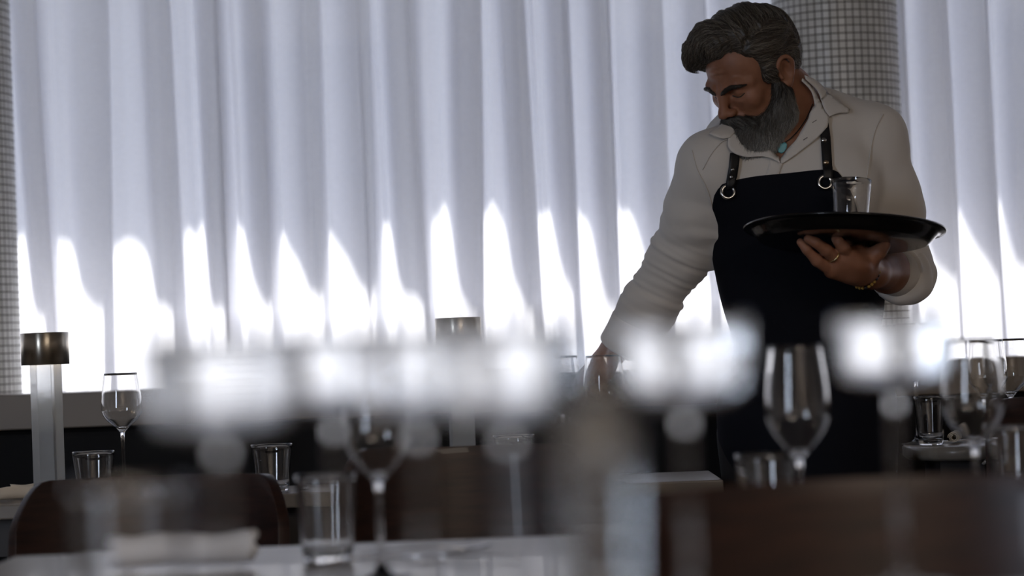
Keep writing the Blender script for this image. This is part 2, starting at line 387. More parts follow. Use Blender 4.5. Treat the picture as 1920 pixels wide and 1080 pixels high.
# ================================================================== the waiter
MAN = 4.95
PX = 1/ (F/MAN)            # metres per pixel at the waiter
M_skin = mat('weathered_skin', (.34, .16, .09), .5, sss=.12, bump=(260, .25, .0008))
noise_color(M_skin, (.27, .115, .062), (.36, .165, .098), 22)
M_shirt = mat('white_cotton_shirt', (.76, .72, .67), .85, sheen=.15, bump=(700, .35, .0005))
M_apron = mat('navy_apron_canvas', (.006, .007, .012), .85, spec=.2, bump=(900, .4, .0005))
M_trous = mat('black_trousers', (.012, .012, .014), .85)
M_shoe = mat('black_shoe_leather', (.01, .01, .01), .3)
M_hair = mat('greying_dark_hair', (.05, .042, .034), .42); M_beard = mat('grey_beard_hair', (.22, .21, .19), .55)
M_strap = mat('black_strap_leather', (.010, .010, .012), .45)
M_turq = mat('turquoise_stone', (.16, .46, .50), .35, bump=(200, .3, .001))
root = empty('person', (at(1512, 800, 5.0).x, 5.0, 0))
tag(root, 'bearded man in white shirt and navy apron, balancing a tray on one hand', 'person')
def child(name, V, Q, m, parent=None):
    V = np.asarray(V)-np.array(root.location) if True else V
    return mesh_np(name, V, Q, m, parent or root) if len(set(map(len, Q[:50]))) == 1 and isinstance(Q, np.ndarray) else from_np(name, V, Q, m, parent or root)
# ---- head frame
yaw, pit, rol = R(55), R(31), R(4)
HM = np.array((Matrix.Rotation(-yaw, 3, 'Z') @ Matrix.Rotation(pit, 3, 'X') @ Matrix.Rotation(rol, 3, 'Y')))
HC = atn(1475, 135, 4.865)-HM@np.array([.084, .012, -.016])
H = lambda x, y, z: HC+HM@np.array([x, y, z])
def rotm(ax, deg): return np.array(Matrix.Rotation(R(deg), 3, ax))
head = [
    ellipsoid((0, .02, .032), (.075, .096, .084), k=.02),
    ellipsoid((0, -.03, .028), (.062, .058, .062), k=.03),
    ellipsoid((0, -.038, -.03), (.056, .052, .068), k=.03),
    ellipsoid((0, -.035, -.078), (.051, .05, .040), k=.03),
    capsule((0, -.076, -.106), (0, -.07, -.10), .020, .022, k=.03),
    capsule((.05, -.01, -.06), (.02, -.06, -.10), .018, .018, k=.03), capsule((-.05, -.01, -.06), (-.02, -.06, -.10), .018, .018, k=.03),
    ellipsoid((.041, -.064, -.028), (.022, .018, .017), k=.022), ellipsoid((-.041, -.064, -.028), (.022, .018, .017), k=.022),
]
for s in (-1, 1):
    head += chain([(s*.056, -.060, .004), (s*.038, -.081, .010), (s*.015, -.090, .005), (0, -.0885, .004)], [.007, .0095, .0095, .009], k=.012)
    head += [ellipsoid((s*.033, -.098, -.008), (.021, .017, .0135), op='s', k=.012)]
    head += [ellipsoid((s*.032, -.072, -.007), (.0155, .0155, .0135), k=.004)]
    head += [capsule((s*.019, -.0885, -.0135), (s*.032, -.0885, -.0165), .0018, .0024, op='s', k=.0025), capsule((s*.032, -.0885, -.0165), (s*.045, -.0805, -.0125), .0024, .0015, op='s', k=.0025)]
    head += [capsule((s*.02, -.088, -.022), (s*.036, -.083, -.027), .003, .003, k=.006)]
    head += [capsule((s*.02, -.094, -.042), (s*.032, -.083, -.062), .002, .0018, op='s', k=.009)]
    # ear
    E = rotm('Z', s*-20)
    head += [ellipsoid((s*.078, .012, -.016), (.0065, .0185, .031), E, k=.008)]
    hp = smooth_path([(s*.079, -.004, -.010), (s*.083, -.003, .006), (s*.088, .008, .0165), (s*.092, .021, .014), (s*.0925, .0285, .001), (s*.089, .027, -.014), (s*.084, .020, -.030), (s*.080, .010, -.044), (s*.078, .003, -.038)], 22)
    head += chain(hp, list(np.interp(np.arange(22), [0, 4, 12, 17, 20, 21], [.003, .0036, .0038, .0036, .0058, .0045])), k=.004)
    head += [ellipsoid((s*.091, .010, -.012), (.012, .0105, .017), E, op='s', k=.004)]
    head += [capsule((s*.0795, -.004, -.014), (s*.0815, -.003, -.022), .0035, .0035, k=.004)]
head += chain([(0, -.088, .006), (0, -.098, -.012), (0, -.109, -.032)], [.0085, .0085, .0095], k=.011)
head += [ellipsoid((0, -.1125, -.040), (.0115, .0125, .0095), k=.008)]
for s in (-1, 1):
    head += [ellipsoid((s*.0125, -.101, -.043), (.0085, .011, .0075), k=.006), ellipsoid((s*.0068, -.106, -.0505), (.0036, .006, .0035), op='s', k=.003)]
head += [ellipsoid((0, -.085, -.062), (.024, .012, .010), k=.012), ellipsoid((0, -.091, -.071), (.022, .0085, .0055), k=.005), ellipsoid((0, -.089, -.082), (.019, .0085, .006), k=.005),
         capsule((-.022, -.0985, -.0765), (.022, -.0985, -.0765), .0012, op='s', k=.003)]
# furrows of the bent brow
for zz in (.036, .047): head += [capsule((-.03, -.093+zz*.12, zz), (.03, -.093+zz*.12, zz), .0012, op='s', k=.006)]
for s in (-1, 1): head += [capsule((s*.006, -.099, .010), (s*.0065, -.097, .024), .0012, op='s', k=.005)]
head_w = placed(head, HC, HM)
# ---- torso
nb = atn(1492, 205, 4.99); SH_L = atn(1634, 262, 5.0); SH_R = atn(1338, 312, 4.93)
chest = atn(1486, 350, 4.99); waist = atn(1508, 560, 5.0); hips = atn(1512, 760, 5.02)
TM = np.array(Matrix.Rotation(R(-7), 3, 'Y') @ Matrix.Rotation(R(-8), 3, 'Z'))   # torso lean and turn
def torso(o):
    ps = [ellipsoid(chest, (.168+o, .108+o, .185+o), TM, k=.04),
          ellipsoid(chest+TM@q_((0, .035, .10)), (.165+o, .075+o, .095+o), TM, k=.05),
          ellipsoid((chest+waist)/2+q_((-.008, 0, 0)), (.150+o, .102+o, .17+o), k=.05),
          ellipsoid(waist, (.146+o, .105+o, .16+o), k=.05),
          ellipsoid(hips, (.163+o, .118+o, .15+o), k=.06)]
    ps += chain([nb+q_((0, .02, -.06)), SH_L], [.062+o*.8, .058+o], k=.05)
    ps += chain([nb+q_((0, .02, -.07)), SH_R], [.062+o*.8, .056+o], k=.05)
    for s, px_ in ((1, 1555), (-1, 1415)): ps += [ellipsoid(atn(px_, 352, 4.925), (.075+o, .04+o, .06+o), TM, k=.05)]
    return ps
EL_L = atn(1693, 505, 5.02); WR_L = atn(1636, 511, 4.785)
EL_R = atn(1276, 478, 5.04); WR_R = atn(1128, 690, 5.13)
def arm_l(o): return chain([SH_L, (SH_L+EL_L)/2+q_((.006, 0, 0)), EL_L], [.056+o, .052+o, .041+o*1.1], k=.03)
def arm_r(o): return chain([SH_R, (SH_R+EL_R)/2+q_((.0, 0, 0)), EL_R], [.055+o, .052+o, .043+o*1.1], k=.03)
neck_top = H(0, .035, -.055)
# ---- hands: chains of finger joints
def finger(pts, r0, r1, k=.004):
    n = len(pts); rad = [r0+(r1-r0)*i/(n-1) for i in range(n)]; rad[1] *= 1.06
    out = chain([q_(p) for p in pts], rad, k=k)
    return out
A_ = atn
AL = lambda x, y, d: atn(x, y+5, d-.028)
hand_l = []
# palm of the raised hand
hand_l += [ellipsoid(AL(1594, 488, 4.735), (.044, .036, .0235), rotm('Y', 18), k=.02),
           capsule(AL(1560, 502, 4.725), AL(1606, 510, 4.765), .0165, .021, k=.02), capsule(AL(1572, 482, 4.715), AL(1618, 500, 4.765), .0155, .021, k=.02),
           capsule(AL(1590, 470, 4.715), AL(1624, 492, 4.77), .0145, .021, k=.02), capsule(AL(1607, 470, 4.745), AL(1630, 492, 4.785), .0145, .02, k=.02)]
hand_l += finger([AL(1560, 502, 4.722), AL(1532, 483, 4.70), AL(1513, 463, 4.69), AL(1501, 449, 4.69)], .0128, .0078)
hand_l += finger([AL(1573, 482, 4.712), AL(1549, 464, 4.685), AL(1530, 450, 4.675), AL(1515, 443, 4.675)], .0128, .0084)
hand_l += finger([AL(1590, 472, 4.712), AL(1581, 458, 4.69), AL(1573, 449, 4.685), AL(1567, 443, 4.69)], .0130, .0086)
hand_l += finger([AL(1608, 470, 4.75), AL(1596, 459, 4.775), AL(1588, 452, 4.795), AL(1582, 449, 4.812)], .0128, .0084)
hand_l += finger([AL(1622, 496, 4.77), AL(1632, 479, 4.745), AL(1648, 467, 4.735), AL(1661, 455, 4.735)], .0175, .0095, k=.012)
fore_l = chain([EL_L+q_((0, -.01, 0)), (EL_L+WR_L)/2+q_((.0, 0, 0)), WR_L, AL(1606, 496, 4.75)], [.043, .042, .029, .026], k=.02)
fore_r = chain([EL_R, (EL_R*.55+WR_R*.45), WR_R, A_(1117, 706, 5.14)], [.044, .040, .028, .027], k=.02)
hand_r = [ellipsoid(A_(1106, 722, 5.15), (.036, .022, .042), rotm('Y', 22), k=.02)]
hand_r += finger([A_(1096, 740, 5.13), A_(1086, 768, 5.12), A_(1090, 788, 5.11), A_(1096, 803, 5.105)], .0125, .0085)
hand_r += finger([A_(1103, 746, 5.14), A_(1096, 776, 5.13), A_(1100, 798, 5.12), A_(1106, 812, 5.115)], .0125, .0085)
hand_r += finger([A_(1111, 746, 5.155), A_(1107, 775, 5.15), A_(1111, 796, 5.14), A_(1116, 809, 5.135)], .012, .008)
hand_r += finger([A_(1118, 742, 5.17), A_(1117, 766, 5.17), A_(1121, 784, 5.16), A_(1125, 795, 5.155)], .011, .0075)
hand_r += finger([A_(1120, 718, 5.12), A_(1128, 740, 5.09), A_(1127, 760, 5.08), A_(1122, 775, 5.075)], .015, .009, k=.01)
def legs(o):
    ps = []
    for s in (-1, 1):
        hip = hips+q_((s*.085, 0, -.06)); kn = q_((hips[0]+s*.10, 5.0, .50)); an = q_((hips[0]+s*.11, 5.03, .09))
        ps += chain([hip, kn, an], [.085+o, .056+o, .040+o], k=.05)
    return ps
neck = chain([nb+q_((0, .01, -.03)), (nb*.45+neck_top*.55)+q_((0, 0, 0)), neck_top], [.066, .060, .058], k=.03)
neck += [capsule(A_(1468, 262, 4.905), H(.035, .0, -.075), .010, .012, k=.03)]      # tendon of the neck
neck += [ellipsoid(A_(1480, 285, 4.955), (.075, .055, .07), TM, k=.04)]
body = torso(0)+arm_l(0)+arm_r(0)+legs(0)+fore_l+fore_r+neck+head_w+hand_l+hand_r
feet = []
for s in (-1, 1): feet += [capsule((hips[0]+s*.11, 5.03, .05), (hips[0]+s*.13, 4.90, .035), .036, .03, k=.03)]
V, Q = sculpt(body+feet, .0026)
body_o = child('body', V, Q, M_skin)
# eyes: a sliver of white and dark under the lid
for s in (-1, 1):
    V, Q = lathe([(.0001, .0112), (.005, .0101), (.009, .0067), (.0112, 0), (.009, -.0067), (.0001, -.0112)], 20)
    V = np.array(V)+0; c = H(s*.032, -.0745, -.0135)
    child('eye', V*(.85 if s > 0 else .74)+c, Q, mat('eye_white', (.5, .46, .42), .15))
# ================================================================== shirt
cuff_cut_r = A_(1183, 628, 5.115)
def creases(P, v):
    # folds of the cloth: run around the arms, drag lines across the chest
    d = np.zeros(len(P))
    def around(a, b, amp, fr, lo=0, hi=1, seed=0, skew=.35):
        ab = b-a; L = np.linalg.norm(ab); u = ab/L; q = P-a; t = (q@u)/L; ra = np.linalg.norm(q-(q@u)[:, None]*u, axis=1)
        m = (ra < .10)*np.clip((t-lo)*6, 0, 1)*np.clip((hi-t)*6, 0, 1)
        n_ = hash_noise(P, 26, seed); side = q@np.cross(u, q_((0, 1, 0)))
        return amp*m*np.sin(t*fr+n_*2.4+side*skew*90)*(.55+.45*np.sin(t*fr*.37+n_*2+seed))
    d += around(SH_R, EL_R, .0018, 26, .15, 1.1, 1)
    d += around(EL_R, WR_R, .0022, 46, -.15, .62, 2)
    d += around(EL_R, WR_R, .0017, 105, -.2, .55, 8, .6)
    d += around(SH_L, EL_L, .0016, 22, .1, 1.1, 3, -.5)
    d += .0022*hash_noise(P*q_((1, .6, .7)), 48, 5)+.0012*hash_noise(P, 110, 6)
    return v+d
arm_sr = chain([SH_R, (SH_R+EL_R)/2, EL_R, EL_R*.35+cuff_cut_r*.65, cuff_cut_r], [.068, .064, .059, .055, .054], k=.035)
arm_sl = chain([SH_L, (SH_L+EL_L)/2+q_((.006, 0, 0)), EL_L+q_((.004, 0, -.002))], [.066, .062, .056], k=.035)
sleeve_l = [capsule(EL_L+q_((.004, .0, -.006)), EL_L*.6+WR_L*.4+q_((.01, 0, -.004)), .054, .050, k=.03)]
shirt = torso(.012)+arm_sr+arm_sl+sleeve_l
# arm gap kept open on the side of the raised tray
# neck opening and V
axis_n = neck_top-nb
shirt_cut = [capsule(nb+q_((.0, -.012, .012)), neck_top+axis_n, .066, .075, op='s', k=.008)]
vp = [A_(1404, 240, 4.88), A_(1534, 196, 4.88), A_(1462, 306, 4.88)]
def wedge(P):
    x, z = P[:, 0], P[:, 2]; d = np.full(len(P), -1.)
    p2 = [(p[0], p[2]) for p in vp]; cx = np.mean([p[0] for p in p2]); cz = np.mean([p[1] for p in p2])
    for i in range(3):
        (x0, z0), (x1, z1) = p2[i], p2[(i+1) % 3]; nx, nz = z1-z0, -(x1-x0); l = math.hypot(nx, nz); nx /= l; nz /= l
        if (cx-x0)*nx+(cz-z0)*nz > 0: nx, nz = -nx, -nz
        d = np.maximum(d, (x-x0)*nx+(z-z0)*nz)
    return np.maximum(d, P[:, 1]-(nb[1]+.0))
shirt_cut += [Prim(wedge, np.mean(vp, 0), .12, 's', .006)]
cut_l = (lambda P, a=EL_L*.56+WR_L*.44, u=(WR_L-EL_L)/np.linalg.norm(WR_L-EL_L): -((P-a)@u))
below = Prim(lambda P: (P[:, 2]-(hips[2]-.05)), hips, 9, 's', .004)
V, Q = sculpt(shirt+shirt_cut+[below], .0034, creases)
shirt_o = child('shirt', V, Q, M_shirt)
shirt_f = lambda P: creases(P, field(shirt+shirt_cut, P))
tors_f = lambda P: field(torso(.012), P)
# rolled cuffs
ur = (cuff_cut_r-EL_R); ur /= np.linalg.norm(ur)
ca = A_(1200, 600, 5.10); cb = A_(1180, 653, 5.12)
cuff = chain([ca, cb], [.060, .0665], k=.01)
ucf = (cb-ca)/np.linalg.norm(cb-ca); LC = np.linalg.norm(cb-ca)
cap1 = Prim(lambda P: (P-cb)@ucf-.0, cb, 9, 'i', .006); cap0 = Prim(lambda P: -((P-ca)@ucf), ca, 9, 'i', .006)
hole = [capsule(cb-ucf*.03, cb+ucf*.1, .057, .061, op='s', k=.004)]
V, Q = sculpt(cuff+[cap0, cap1]+hole, .003, lambda P, v: v+.0035*hash_noise(P, 40, 11))
child('cuff', V, Q, M_shirt)
# rolled sleeve of the raised arm: a thick twisted roll
ul = (WR_L-EL_L); ul /= np.linalg.norm(ul)
c0 = EL_L+q_((.006, -.01, -.012)); c1 = EL_L+ul*.105+q_((.012, 0, -.006))
roll = [capsule(c0, c1, .058, .053, k=.02), ellipsoid(EL_L+ul*.07+q_((.018, 0, -.026)), (.050, .055, .036), rotm('Y', 20), k=.03)]
rhole = [capsule(c1-ul*.035, c1+ul*.14+q_((-.01, 0, 0)), .0405, .048, op='s', k=.006)]
rcap = Prim(lambda P: (P-c1)@ul-.004, c1, 9, 'i', .012)
def rollf(P, v):
    t = (P-c0)@ul; q = P-c0; a = np.arctan2(q[:, 2], q[:, 0])
    return v+.0035*np.sin(t*95+a*1.6+hash_noise(P, 30, 4)*1.5)+.0018*hash_noise(P, 90, 7)
V, Q = sculpt(roll+[rcap]+rhole, .0028, rollf)
child('cuff', V, Q, M_shirt)
# ---- sheets of cloth laid on the body, outlined as seen from the table
def drape(name, poly, f, off, m, thick=.0015, step=6, d0=4.5, parent=None, offfn=None, soft=0, tmax=1.0):
    poly = smooth_poly(poly, step)
    xs = np.arange(min(p[0] for p in poly), max(p[0] for p in poly), step); ys = np.arange(min(p[1] for p in poly), max(p[1] for p in poly), step)
    pts = [tuple(p) for p in poly]; nb_ = len(pts)
    from mathutils.geometry import intersect_point_line
    def inside(x, y):
        c = False
        for i in range(nb_):
            x0, y0 = pts[i]; x1, y1 = pts[i-1]
            if (y0 > y) != (y1 > y) and x < (x1-x0)*(y-y0)/(y1-y0)+x0: c = not c
        return c
    pa = np.array(pts)
    for y in ys:
        for x in xs:
            if inside(x, y) and np.min(np.hypot(pa[:nb_, 0]-x, pa[:nb_, 1]-y)) > step*.6: pts.append((x, y))
    r = delaunay_2d_cdt([Vector(p) for p in pts], [], [list(range(nb_))], 1, 1e-5)
    v2, tri = r[0], r[2]
    O = np.tile(np.array(CAM_M.translation), (len(v2), 1)); D = np.array([np.array(at(v.x, v.y, 1.0)) for v in v2])-O
    L = np.linalg.norm(D, axis=1); D = D/L[:, None]
    t, hit = march(f, O, D, d0, d0+tmax)
    if (~hit).any() and hit.any():
        # carry the depth of the nearest hit outward
        hp = np.array([tuple(v) for v in v2]); hi_ = np.nonzero(hit)[0]
        for i in np.nonzero(~hit)[0]:
            j = hi_[np.argmin(np.hypot(*(hp[hi_]-hp[i]).T))]; t[i] = t[j]
    P = O+D*t[:, None]; N = normal_of(f, P, .004); N[~hit] = -D[~hit]
    o_ = np.full(len(P), off) if offfn is None else np.array([offfn(v.x, v.y) for v in v2])
    P = P+N*o_[:, None]*.6-D*o_[:, None]*.6
    ob = child(name, P, [tuple(x) for x in tri], m, parent)
    md = ob.modifiers.new('solid', 'SOLIDIFY'); md.thickness = thick; md.offset = 0
    if soft: s_ = ob.modifiers.new('sub', 'SUBSURF'); s_.levels = s_.render_levels = soft
    return ob
def smooth_poly(poly, step):
    out = []
    for i in range(len(poly)):
        a, b = np.array(poly[i], float), np.array(poly[(i+1) % len(poly)], float); n = max(1, int(np.linalg.norm(b-a)/step))
        for k in range(n): out.append(tuple(a+(b-a)*k/n))
    return out
def crv(pts, n=24): return [tuple(p) for p in smooth_path(pts, n)]
# collar, right of the picture: leaf folded over the stand
lin = lambda x, x0, x1, a, b: a+(b-a)*min(1, max(0, (x-x0)/(x1-x0)))
full_f = lambda P: np.minimum(shirt_f(P), field(neck+torso(0), P))
leaf_r = crv([(1501, 147), (1522, 156), (1548, 178), (1591, 208)], 14)+crv([(1589, 214), (1570, 215), (1553, 222)], 6)+crv([(1545, 212), (1537, 196), (1524, 172), (1503, 153)], 12)
drape('collar', leaf_r, full_f, .012, M_shirt, .002, 5, offfn=lambda x, y: lin(x, 1505, 1590, .022, .008))
stand_r = crv([(1500, 150), (1515, 162), (1532, 190), (1548, 214), (1553, 224)], 14)+crv([(1550, 240), (1530, 262), (1500, 285), (1470, 306), (1462, 306)], 14)+crv([(1464, 300), (1482, 278), (1503, 250), (1518, 222), (1524, 198), (1516, 172), (1499, 154)], 18)
drape('collar', stand_r, full_f, .008, M_shirt, .002, 5, offfn=lambda x, y: lin(y, 150, 300, .013, .006))
leaf_l = crv([(1395, 224), (1372, 222), (1352, 240), (1331, 254)], 10)+crv([(1331, 256), (1352, 264), (1368, 262)], 6)+crv([(1380, 250), (1396, 236)], 4)
drape('collar', leaf_l, full_f, .012, M_shirt, .002, 5, offfn=lambda x, y: .012)
stand_l = crv([(1366, 240), (1364, 262), (1364, 278), (1376, 290), (1400, 296), (1430, 295), (1452, 302), (1461, 308)], 22)+crv([(1455, 294), (1440, 284), (1420, 278), (1404, 262), (1392, 240)], 14)
drape('collar', stand_l, full_f, .010, M_shirt, .002, 5, offfn=lambda x, y: .010)
placket = [(1444, 300), (1470, 300), (1459, 330), (1434, 334)]
drape('placket', placket, full_f, .003, M_shirt, .0015, 5)
for (bx, by) in ((1526, 230), (1509, 262)):
    drape('buttonhole', [(bx-4, by+2), (bx+4, by-3), (bx+4.5, by-1.6), (bx-3.5, by+3.4)], full_f, .010, mat('buttonhole_thread', (.25, .23, .21), .9), .0006, 3)
# seams of the sleeves
def seam(pts, off=.002, r=.0012, m=None, name='seam', f=None, n=40):
    f = f or shirt_f; pp = smooth_path([(a, b, 0) for a, b in pts], n)[:, :2]
    O = np.tile(np.array(CAM_M.translation), (len(pp), 1)); D = np.array([atn(x, y, 1.0) for x, y in pp])-O; D /= np.linalg.norm(D, axis=1)[:, None]
    t, hit = march(f, O, D, 4.5, 5.4); P = (O+D*t[:, None])[hit]; N = normal_of(f, P, .004); P = P+N*off
    if len(P) < 4: return None
    V, Q = tube(P, r, 6); return child(name, V, Q, m or M_shirt)
seam([(1655, 215), (1640, 245), (1630, 290), (1624, 335)]); seam([(1298, 282), (1308, 318), (1325, 352), (1335, 385)]); seam([(1368, 262), (1352, 268), (1332, 292), (1318, 318)], r=.0009)
# ================================================================== apron
def poly_prism(P, pts, y1):
    """signed distance (2-D, XZ) of a polygon in world x,z, kept in front of y1"""
    x, z = P[:, 0], P[:, 2]; d = np.full(len(P), 1e9); ins = np.zeros(len(P), bool)
    for i in range(len(pts)):
        ax, az = pts[i-1]; bx, bz = pts[i]; ex, ez = bx-ax, bz-az; wx, wz = x-ax, z-az
        t = np.clip((wx*ex+wz*ez)/(ex*ex+ez*ez+1e-12), 0, 1); d = np.minimum(d, (wx-ex*t)**2+(wz-ez*t)**2)
        c = (bz > z) != (az > z); ins ^= c & (x < (ax-bx)*(z-bz)/((az-bz) if abs(az-bz) > 1e-9 else 1e-9)+bx)
    d = np.sqrt(d); d = np.where(ins, -d, d); return np.maximum(d, P[:, 1]-y1)
bib = crv([(1350, 344), (1400, 335), (1470, 326), (1520, 321), (1556, 319)], 16)+crv([(1568, 324), (1580, 340), (1598, 372), (1618, 420), (1650, 470), (1700, 500)], 16)+[(1700, 1180), (1300, 1180)]+crv([(1300, 520), (1330, 480), (1338, 430), (1335, 395), (1339, 365)], 14)
bibw = [(A_(x, y, 4.88)[0], A_(x, y, 4.88)[2]) for x, y in bib]
ap_prims = torso(.0195)
ap_low = [ellipsoid(hips+q_((0, 0, -.08)), (.166, .13, .20), k=.05), capsule(hips+q_((0, 0, -.05)), hips+q_((0, -.01, -.34)), .146, .155, k=.08)]
reg = Prim(lambda P: poly_prism(P, bibw, nb[1]+.03), chest, 9, 'i', .004)
def apf(P, v): return v+.0025*hash_noise(P*q_((1, 1, .5)), 38, 21)
V, Q = sculpt(ap_prims+ap_low+[reg, Prim(lambda P: (P[:, 2]-(hips[2]-.40)), hips, 9, 's', .004)], .0036, apf)
apron_o = child('apron', V, Q, M_apron)
apron_f = lambda P: apf(P, np.maximum(field(ap_prims, P), poly_prism(P, bibw, nb[1]+.03)))
front_f = lambda P: np.minimum(shirt_f(P), apron_f(P))
for nm, pl, rv in (('strap', [(1368, 288), (1383, 288), (1385, 300), (1381, 330), (1376, 352), (1362, 354), (1361, 340), (1366, 312)], [(1373, 318), (1371, 332)]),
               ('strap', [(1537, 238), (1552, 232), (1556, 260), (1559, 300), (1561, 334), (1544, 336), (1541, 300)], [(1545, 263), (1549, 305)])):
    so = drape(nm, pl, front_f, .006, M_strap, .003, 5)
    for (rx, ry) in rv:
        O = np.array(CAM_M.translation)[None]; D = (atn(rx, ry, 1.0)-O[0]); D = (D/np.linalg.norm(D))[None]; t, h_ = march(front_f, O, D, 4.5, 5.4)
        c = (O+D*(t[:, None]-.0105))[0]; V, Q = lathe([(.0001, .003), (.003, .0026), (.0052, .0012), (.0056, -.001), (.0001, -.001)], 20)
        if nm == 'strap' and rx < 1400: V = [(x*.72, y*.72, z) for x, y, z in V]
        Mz = np.array(Matrix.Rotation(R(90), 3, 'X')); child('rivet', np.array(V)@Mz.T+c, Q, mat('brass_stud', (.72, .56, .38), .25, 1) if ry == 305 else M_steel, so) if False else child('rivet', np.array(V)@Mz.T+c, Q, mat('brass_stud', (.72, .56, .38), .25, 1) if ry == 305 else M_steel)
for (rx, ry, rr) in ((1365, 360, .0125), (1547, 342, .0125)):
    O = np.array(CAM_M.translation)[None]; D = (atn(rx, ry, 1.0)-O[0]); D = (D/np.linalg.norm(D))[None]; t, h_ = march(front_f, O, D, 4.5, 5.4)
    c = (O+D*(t[:, None]-.006))[0]; a = np.linspace(0, 2*math.pi, 48, endpoint=False)
    ring = np.stack([c[0]+rr*np.cos(a), c[1]+0*a+.002*np.sin(a), c[2]+rr*np.sin(a)], 1); V, Q = tube(ring, .0034, 10, True); child('ring', V, Q, M_steel)
# small loop at the waist
# ================================================================== trousers and shoes
V, Q = sculpt([ellipsoid(hips+q_((0, 0, -.03)), (.158, .118, .12), k=.05)]+legs(.016)+[Prim(lambda P: (P[:, 2]-.07), hips, 9, 's', .004)], .006, lambda P, v: v+.003*hash_noise(P, 30, 31))
child('trousers', V, Q, M_trous)
for s in (-1, 1):
    hx = hips[0]
    V, Q = sculpt([capsule((hx+s*.11, 5.04, .055), (hx+s*.132, 4.87, .043), .047, .040, k=.03), Prim(lambda P: (P[:, 2]-.001), hips, 9, 's', .003), Prim(lambda P: P[:, 2]-.095, hips, 9, 'i', .003)], .005)
    child('shoe', V, Q, M_shoe)
# ================================================================== necklace, ring, bracelet
skin_f = lambda P: field(neck+torso(0)+head_w, P)
for pts in ([(1523, 196), (1512, 222), (1498, 243), (1482, 260), (1469, 269)], [(1469, 269), (1462, 265), (1455, 258), (1446, 248)]):
    seam(pts, .0018, .0011, M_strap, 'necklace_cord', skin_f, 24)
pc = [(1466, 270), (1471, 267), (1475, 270), (1475, 277), (1471, 284), (1466, 288), (1460, 286), (1457, 280), (1458, 272), (1462, 268)]
drape('pendant', pc, skin_f, .004, M_turq, .005, 2.5)
def torus_at(c, nrm, r, r2, m, name, sc=1.0, beads=0, mats=None, sides=10):
    nrm = q_(nrm)/np.linalg.norm(nrm); a_ = np.cross(nrm, q_((0, 0, 1))); a_ /= np.linalg.norm(a_); b_ = np.cross(nrm, a_)
    if not beads:
        a = np.linspace(0, 2*math.pi, 36, endpoint=False); V, Q = tube(c+r*(np.cos(a)[:, None]*a_+sc*np.sin(a)[:, None]*b_), r2, sides, True); return child(name, V, Q, m)
    grp = [[[], []] for _ in mats]
    for i in range(beads):
        t = 2*math.pi*i/beads; p = c+r*(math.cos(t)*a_+sc*math.sin(t)*b_); V, Q = lathe([(.0003, r2), (r2*.75, r2*.7), (r2, 0), (r2*.75, -r2*.7), (.0003, -r2)], 8)
        child(name, np.array(V)+p, Q, mats[(i*7//3) % len(mats)])
p1, p2 = AL(1573, 482, 4.712), AL(1549, 464, 4.685)
torus_at(p1*.52+p2*.48, p2-p1, .0132, .0020, mat('gold_band', (.80, .62, .32), .25, 1), 'wedding_ring')
wc = A_(1620, 504, 4.765)
M_b1 = mat('amber_bead', (.40, .24, .05), .3); M_b2 = mat('dark_bead', (.02, .02, .025), .3)
torus_at(wc, q_((1, 1.0, -.25)), .0385, .0036, None, 'bracelet_bead', 1.0, 32, [M_b1, M_b2, M_b1])
# ================================================================== hair and beard
hl = lambda prims: placed(prims, HC, HM)
# cap of hair, in head coordinates
hair_v = [ellipsoid((0, .028, .040), (.083, .090, .085), k=.02),
          ellipsoid((0, -.02, .098), (.062, .070, .034), k=.03),
          ellipsoid((-.018, -.054, .100), (.052, .035, .033), rotm('X', 18), k=.025),
          ellipsoid((-.018, -.073, .090), (.034, .020, .021), rotm('X', 40), k=.02),
          ellipsoid((-.050, -.06, .075), (.030, .045, .035), k=.02),
          ellipsoid((.052, .012, .065), (.036, .068, .042), k=.02),
          ellipsoid((.0, .072, .015), (.068, .045, .070), k=.03)]
for s in (-1, 1):
    hair_v += [ellipsoid((s*.066, -.012, .012), (.016, .026, .042), k=.015), capsule((s*.0705, -.014, -.005), (s*.071, -.012, -.035), .0085, .0065, k=.01)]
# face kept free: forehead and cheeks, neck
hair_v += [ellipsoid((0, -.125, .018), (.078, .066, .060), op='s', k=.014), ellipsoid((.066, -.098, .022), (.040, .060, .060), op='s', k=.012), ellipsoid((.09, .013, -.022), (.020, .024, .036), op='s', k=.006), ellipsoid((-.09, .013, -.022), (.020, .024, .036), op='s', k=.006),
           Prim(lambda P: P[:, 2]+.062-.0*P[:, 1], (0, 0, -.2), 9, 's', .01), ellipsoid((0, -.05, -.08), (.12, .085, .075), op='s', k=.01)]
part_x = .030
